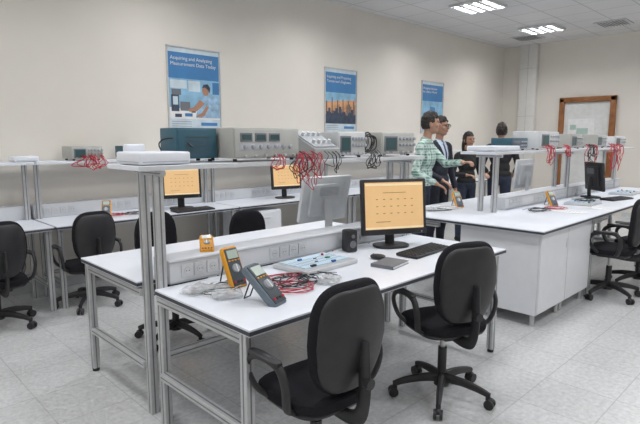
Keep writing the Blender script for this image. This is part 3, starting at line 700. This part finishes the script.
for k in range(5):
    x=1.45+0.42*k; cable('black power cable hanging below the bench',[(x,2.62,0.70),(x+0.02,2.66,0.52),(x+0.10,2.68,0.42+0.03*random.random()),(x+0.2,2.66,0.5),(x+0.26,2.62,0.70)],0.005,BLKC,grp='cables below the bench')
def tangle(cx,cy,z,m,n,r,lab,rad=0.0022):
    for k in range(n):
        P=[];a0=random.uniform(0,6.28)
        for i in range(8):
            a=a0+i*1.3; rr=r*random.uniform(0.3,1.15); P.append((cx+rr*1.3*math.cos(a),cy+rr*math.sin(a),z+0.005+0.012*random.random()))
        b=MB(); b.tube(cat_rom(P,6),rad,m,seg=6); o=b.obj('test_lead'); top(o,lab,'cable','test leads lying on benches')
tangle(1.68,1.90,0.75,RED,3,0.10,'red test lead lying in loops on the bench')
tangle(1.78,1.99,0.75,BLKC,5,0.12,'black test lead lying in loops on the bench')
tangle(1.92,1.95,0.75,BLKC,2,0.10,'black test lead lying in loops on the bench')
tangle(1.74,2.08,0.75,RED,2,0.10,'red test lead lying in loops on the bench')
tangle(1.38,2.14,0.75,WHTC,3,0.12,'pale thin wire coiled on the bench',0.0018)
tangle(1.42,2.16,0.75,BLKC,2,0.12,'black test lead lying in loops on the bench',0.0018)
tangle(2.10,5.05,0.75,RED,3,0.12,'red test lead on the wall bench'); tangle(2.3,5.05,0.75,BLKC,3,0.12,'black test lead on the wall bench')
tangle(4.4,2.8,0.80,BLKC,3,0.12,'black test lead on the long bench'); tangle(4.6,2.8,0.80,WHTC,3,0.12,'pale wire on the long bench')
tangle(5.4,2.05,0.80,RED,3,0.12,'red test lead on the long bench'); tangle(5.1,2.1,0.80,BLKC,4,0.12,'black test lead on the long bench'); tangle(6.0,1.98,0.835,BLKC,4,0.12,'black jumper wire across the trainer board')
# ---------------------------------------------------------------- people
def person(label,loc,rz,H,mats,lw,rw,lean=0.0,vneck=None,hairlong=False,head_yaw=0.0,glasses=False,collar=None,hv=1.0):
    s=H/1.78; C=[]
    V=Vector
    def up(z): return lean*max(0,(z-0.95))
    def q(x,y,z): return V((x*s,(y+up(z))*s,z*s))
    def cap(a,b,r0,r1,tag): C.append(('c',V(a),V(b),r0*s,r1*s,tag))
    def el(c,r,tag,yaw=0): C.append(('e',V(c),V(r)*s,None,yaw,tag))
    el(q(0,0,0.96),(0.168,0.118,0.13),'pants'); el(q(0,0.005,1.10),(0.150,0.108,0.15),'top'); el(q(0,0.01,1.28),(0.170,0.118,0.17),'top')
    el(q(0,0.0,1.00),(0.172,0.122,0.10),'top')
    el(q(0,-0.005,1.38),(0.175,0.105,0.09),'top')
    for sx in (-1,1):
        cap(q(sx*0.06,0,1.435),q(sx*0.165,0,1.415),0.06,0.058,'top')
        hip=q(sx*0.088,0,0.93);knee=V((sx*0.10*s,0.02*s,0.50*s)); ank=V((sx*0.11*s,-0.02*s,0.09*s))
        cap(hip,knee,0.095,0.062,'pants'); cap(knee,V((sx*0.108*s,-0.02*s,0.33*s)),0.062,0.060,'pants'); cap(V((sx*0.108*s,-0.02*s,0.33*s)),ank,0.060,0.045,'pants')
        cap(V((sx*0.11*s,-0.04*s,0.045*s)),V((sx*0.125*s,0.15*s,0.035*s)),0.045,0.035,'shoe')
    cap(q(0,-0.005,1.42),q(0,0.010,1.56),0.054,0.049,'skin')
    cap(q(0,-0.01,1.44),q(0,-0.005,1.475),0.066,0.062,'vn' if vneck else 'top')
    hc=q(0,0.025,1.665); Rh=Matrix.Rotation(head_yaw,3,'Z')
    def hp(x,y,z): return hc+Rh@(V((x,y,z))*s)
    el(hc,(0.074,0.094,0.113),'skin',head_yaw); el(hp(0,0.030,-0.055),(0.055,0.060,0.062),'skin',head_yaw); el(hp(0,0.060,-0.090),(0.025,0.024,0.022),'skin',head_yaw)
    cap(hp(0,0.090,0.008),hp(0,0.108,-0.026),0.009,0.014,'skin')
    cap(hp(-0.022,0.084,-0.058),hp(0.022,0.084,-0.058),0.009,0.009,'lips')
    cap(hp(-0.045,0.081,0.024),hp(0.045,0.081,0.024),0.012,0.012,'skin')
    for sx in (-1,1):
        el(hp(sx*0.077,-0.005,-0.01),(0.010,0.020,0.032),'skin',head_yaw)
        el(hp(sx*0.042,0.068,-0.025),(0.022,0.022,0.022),'skin',head_yaw)
    for sx,wt in ((-1,lw),(1,rw)):
        S=q(sx*0.185,0,1.405); W=V(wt); L1,L2=0.30*s,0.265*s; d=W-S
        if d.length>(L1+L2)*0.985: W=S+d.normalized()*(L1+L2)*0.985; d=W-S
        D=d.length; a=(L1*L1-L2*L2+D*D)/(2*D); hh=math.sqrt(max(0,L1*L1-a*a)); n=d.normalized()
        pole=V((sx*0.5,-0.5,-0.9)); pole=(pole-n*pole.dot(n)).normalized(); E=S+n*a+pole*hh
        cap(S,E,0.056,0.044,'top'); m=E+(W-E)*0.85; cap(E,m,0.045,0.036,'top'); cap(m,W,0.028,0.024,'skin')
        f=(W-E).normalized(); side=f.cross(V((0,0,1)));
        if side.length<0.3: side=V((0,1,0)).cross(f)*-1
        side.normalize(); side=side if (sx<0) else -side
        nrm=f.cross(side).normalized()
        if nrm.z>0: nrm=-nrm
        for o_ in (-0.024,-0.008,0.008,0.024): cap(W+f*0.012*s+side*o_*0.6*s,W+f*0.082*s+side*o_*s,0.013,0.011,'skin')
        for o_,ln in ((-0.028,0.060),(-0.0095,0.074),(0.0095,0.080),(0.028,0.072)):
            k0=W+f*0.085*s+side*o_*s; k1=k0+(f*0.8+nrm*0.35).normalized()*ln*0.5*s; k2=k1+(f*0.4+nrm*0.9).normalized()*ln*0.5*s
            cap(k0,k1,0.0090,0.0085,'skin'); cap(k1,k2,0.0085,0.0072,'skin')
        t0=W+f*0.025*s+side*0.028*s; t1=t0+(f*0.6+side*0.8).normalized()*0.035*s; t2=t1+(f*0.8+side*0.2+nrm*0.5).normalized()*0.030*s
        cap(t0,t1,0.0115,0.010,'skin'); cap(t1,t2,0.010,0.008,'skin')
    b=MB()
    for c in C:
        if c[0]=='c':
            _,p0,p1,r0,r1,tg=c
            b.ell(p0,r0,SKIN,u=14,v=10); b.ell(p1,r1,SKIN,u=14,v=10)
            if (p1-p0).length>1e-4: b.cyl(p0,p1,r0,SKIN,r1,seg=14)
        else:
            _,p,r,_,yaw,tg=c; b.ell(p,r,SKIN,rot=Matrix.Rotation(yaw,4,'Z'),u=24,v=16)
    tmp=b.obj('tmp')
    md=tmp.modifiers.new('r','REMESH'); md.mode='VOXEL'; md.voxel_size=0.0065; md.use_smooth_shade=True
    sm=tmp.modifiers.new('s','SMOOTH'); sm.factor=0.5; sm.iterations=4
    bpy.context.view_layer.update()
    me=bpy.data.meshes.new_from_object(tmp.evaluated_get(bpy.context.evaluated_depsgraph_get()))
    bpy.data.objects.remove(tmp)
    n=len(me.polygons); cen=np.empty(n*3); me.polygons.foreach_get('center',cen); cen=cen.reshape(-1,3)
    best=np.full(n,1e9); tag=np.zeros(n,int); names=['skin','top','pants','shoe','lips','vn','tie']
    for c in C:
        if c[0]=='c':
            p0=np.array(c[1]);p1=np.array(c[2]); d=p1-p0; L=max(1e-9,d.dot(d)); u=np.clip(((cen-p0)@d)/L,0,1)
            dist=np.linalg.norm(cen-(p0+u[:,None]*d),axis=1)-(c[3]+(c[4]-c[3])*u)
        else:
            r=np.array(c[2]); dist=(np.linalg.norm((cen-np.array(c[1]))/r,axis=1)-1)*r.min()
        w=dist<best; best[w]=dist[w]; tag[w]=names.index(c[5])
    if vneck:
        zc=cen[:,2]/s; xc=np.abs(cen[:,0]/s)
        w=(tag==1)&(cen[:,1]>0.02)&(xc<(zc-1.12)*0.22)&(zc>1.12)&(zc<1.5); tag[w]=5
        w=(tag==5)&(xc<0.018)&(cen[:,1]>0.02); tag[w]=6
    me.materials.clear()
    for m_ in (SKIN,mats[0],mats[1],SHOE,LIPS,vneck or SHRT,TIE): me.materials.append(m_)
    me.polygons.foreach_set('material_index',tag.astype(np.int32)); me.polygons.foreach_set('use_smooth',np.ones(n,bool))
    t=thing('person',label,'person',loc,rz)
    o=bpy.data.objects.new('body',me); COL.objects.link(o); o.parent=t
    if collar:
        b=MB()
        for sx in (-1,1):
            c0=q(0,0,1.475)
            b.poly([c0+V((sx*0.004,0.075,-0.010))*s,c0+V((sx*0.055,0.040,0.022))*s,c0+V((sx*0.062,0.050,-0.012))*s,c0+V((sx*0.040,0.082,-0.050))*s],collar)
        b.tube([c0+V((0.060*math.cos(a),0.056*math.sin(a)-0.002,0.012))*s for a in [math.pi*(0.75+1.5*i/14)-math.pi/4*1 for i in range(15)]],0.009*s,collar,seg=6)
        b.obj('collar',t)
    b=MB(); hrr=V((0.084,0.104,0.122))*s
    def hf(p):
        x,y,z=p.x/s,p.y/s,p.z/s
        front=y>0.03
        lim=(0.050+0.010*math.sin(x*90+1) if front else (-0.02 if y>-0.0 else -0.075))
        if front and abs(x)>0.055 and y<0.06: lim=0.0
        if hairlong: lim=(0.045 if y>0.045 else -0.11)
        if z<lim: return Vector((p.x*0.80,p.y*0.80,p.z*0.80))
        k=1.0+0.035*math.sin(x*140+y*30)*math.sin(y*120)+0.02*math.sin(z*150)
        if z>0.04: k+=0.07*hv*(z-0.04)/0.08*(1+0.6*y/0.1)
        return p*k
    b.sup((0,0,0),hrr,HAIR,1,1,hf,nu=48,nv=34)
    if hairlong: b.sup((0,-0.06*s,-0.11*s),(0.07*s,0.04*s,0.13*s),HAIR,0.8,0.8)
    h=b.obj('hair',t); h.location=hp(0,-0.008,0.012); h.rotation_euler=(0,0,head_yaw)
    for sx in (-1,1):
        b=MB(); b.ell((0,0,0),(0.011*s,0.006*s,0.006*s),EYE,u=10,v=6); e=b.obj('eye',t); e.location=hp(sx*0.031,0.0885,0.006); e.rotation_euler=(0,0,head_yaw)
        b=MB(); b.box((0,0,0),(0.034*s,0.008*s,0.007*s),HAIR,bev=0.002); e=b.obj('eyebrow',t); e.location=hp(sx*0.031,0.093,0.027); e.rotation_euler=(0,0,head_yaw)
    if glasses:
        b=MB()
        for sx in (-1,1):
            b.tube([(sx*0.031+0.023*math.cos(a*math.pi/8),0.108,0.006+0.017*math.sin(a*math.pi/8)) for a in range(16)],0.003,BLK,seg=6,closed=True)
            b.tube([(sx*0.054,0.108,0.010),(sx*0.080,0.06,0.010),(sx*0.084,0.0,0.004)],0.0022,BLK,seg=6)
        b.tube([(-0.009,0.110,0.010),(0.009,0.110,0.010)],0.0025,BLK,seg=6)
        e=b.obj('eyeglasses',t); e.location=hc; e.rotation_euler=(0,0,head_yaw); e.scale=(s,s,s)
    return t
def yawto(dx,dy): return math.atan2(dy,dx)-math.pi/2
def loc2(base,rz,p): return Matrix.Rotation(-rz,3,'Z')@(Vector(p)-Vector(base))
B=(5.02,3.44,0); rz=yawto(0.35,-0.94)
person('man in a green plaid shirt reaching toward the overhead shelf',B,rz,1.80,(PLAID,JEAN),loc2(B,rz,(5.14,2.97,1.25)),loc2(B,rz,(4.86,3.12,1.02)),lean=0.10,head_yaw=0.25,collar=PLAID)
B=(5.72,3.66,0); rz=yawto(-0.1,-1)
person('man with glasses in dark suit and pale shirt behind the bench',B,rz,1.78,(SUIT,SUIT),Vector((-0.24,0.10,0.86)),Vector((0.20,0.24,1.0)),vneck=SHRT,head_yaw=0.15,glasses=True,collar=SHRT)
B=(6.85,3.90,0); rz=yawto(-0.4,-1)
person('woman with dark hair in a black top standing by the bench',B,rz,1.60,(BLKT,JEAN),Vector((-0.16,0.22,1.0)),Vector((0.16,0.22,1.0)),hairlong=True)
B=(7.45,3.68,0); rz=yawto(0.7,0.3)
person('man in dark clothes turned away behind the far bench',B,rz,1.74,(BLKT,JEAN),Vector((-0.20,0.25,1.0)),Vector((0.20,0.25,1.0)),head_yaw=0)
# ---------------------------------------------------------------- world, camera
w=bpy.data.worlds.new('world'); scene.world=w; w.use_nodes=True; w.node_tree.nodes['Background'].inputs[0].default_value=(0.8,0.85,1,1); w.node_tree.nodes['Background'].inputs[1].default_value=0.3
cd=bpy.data.cameras.new('camera'); cam=bpy.data.objects.new('camera',cd); COL.objects.link(cam); scene.camera=cam
cd.sensor_width=36; cd.lens=515/640*36; cd.clip_start=0.05
cam.location=(0,0,1.5); th=math.radians(45.5); cam.rotation_euler=(math.radians(90-8),0,th-math.pi/2)
scene.view_settings.view_transform='Standard'; scene.view_settings.look='None'; scene.view_settings.exposure=0.0
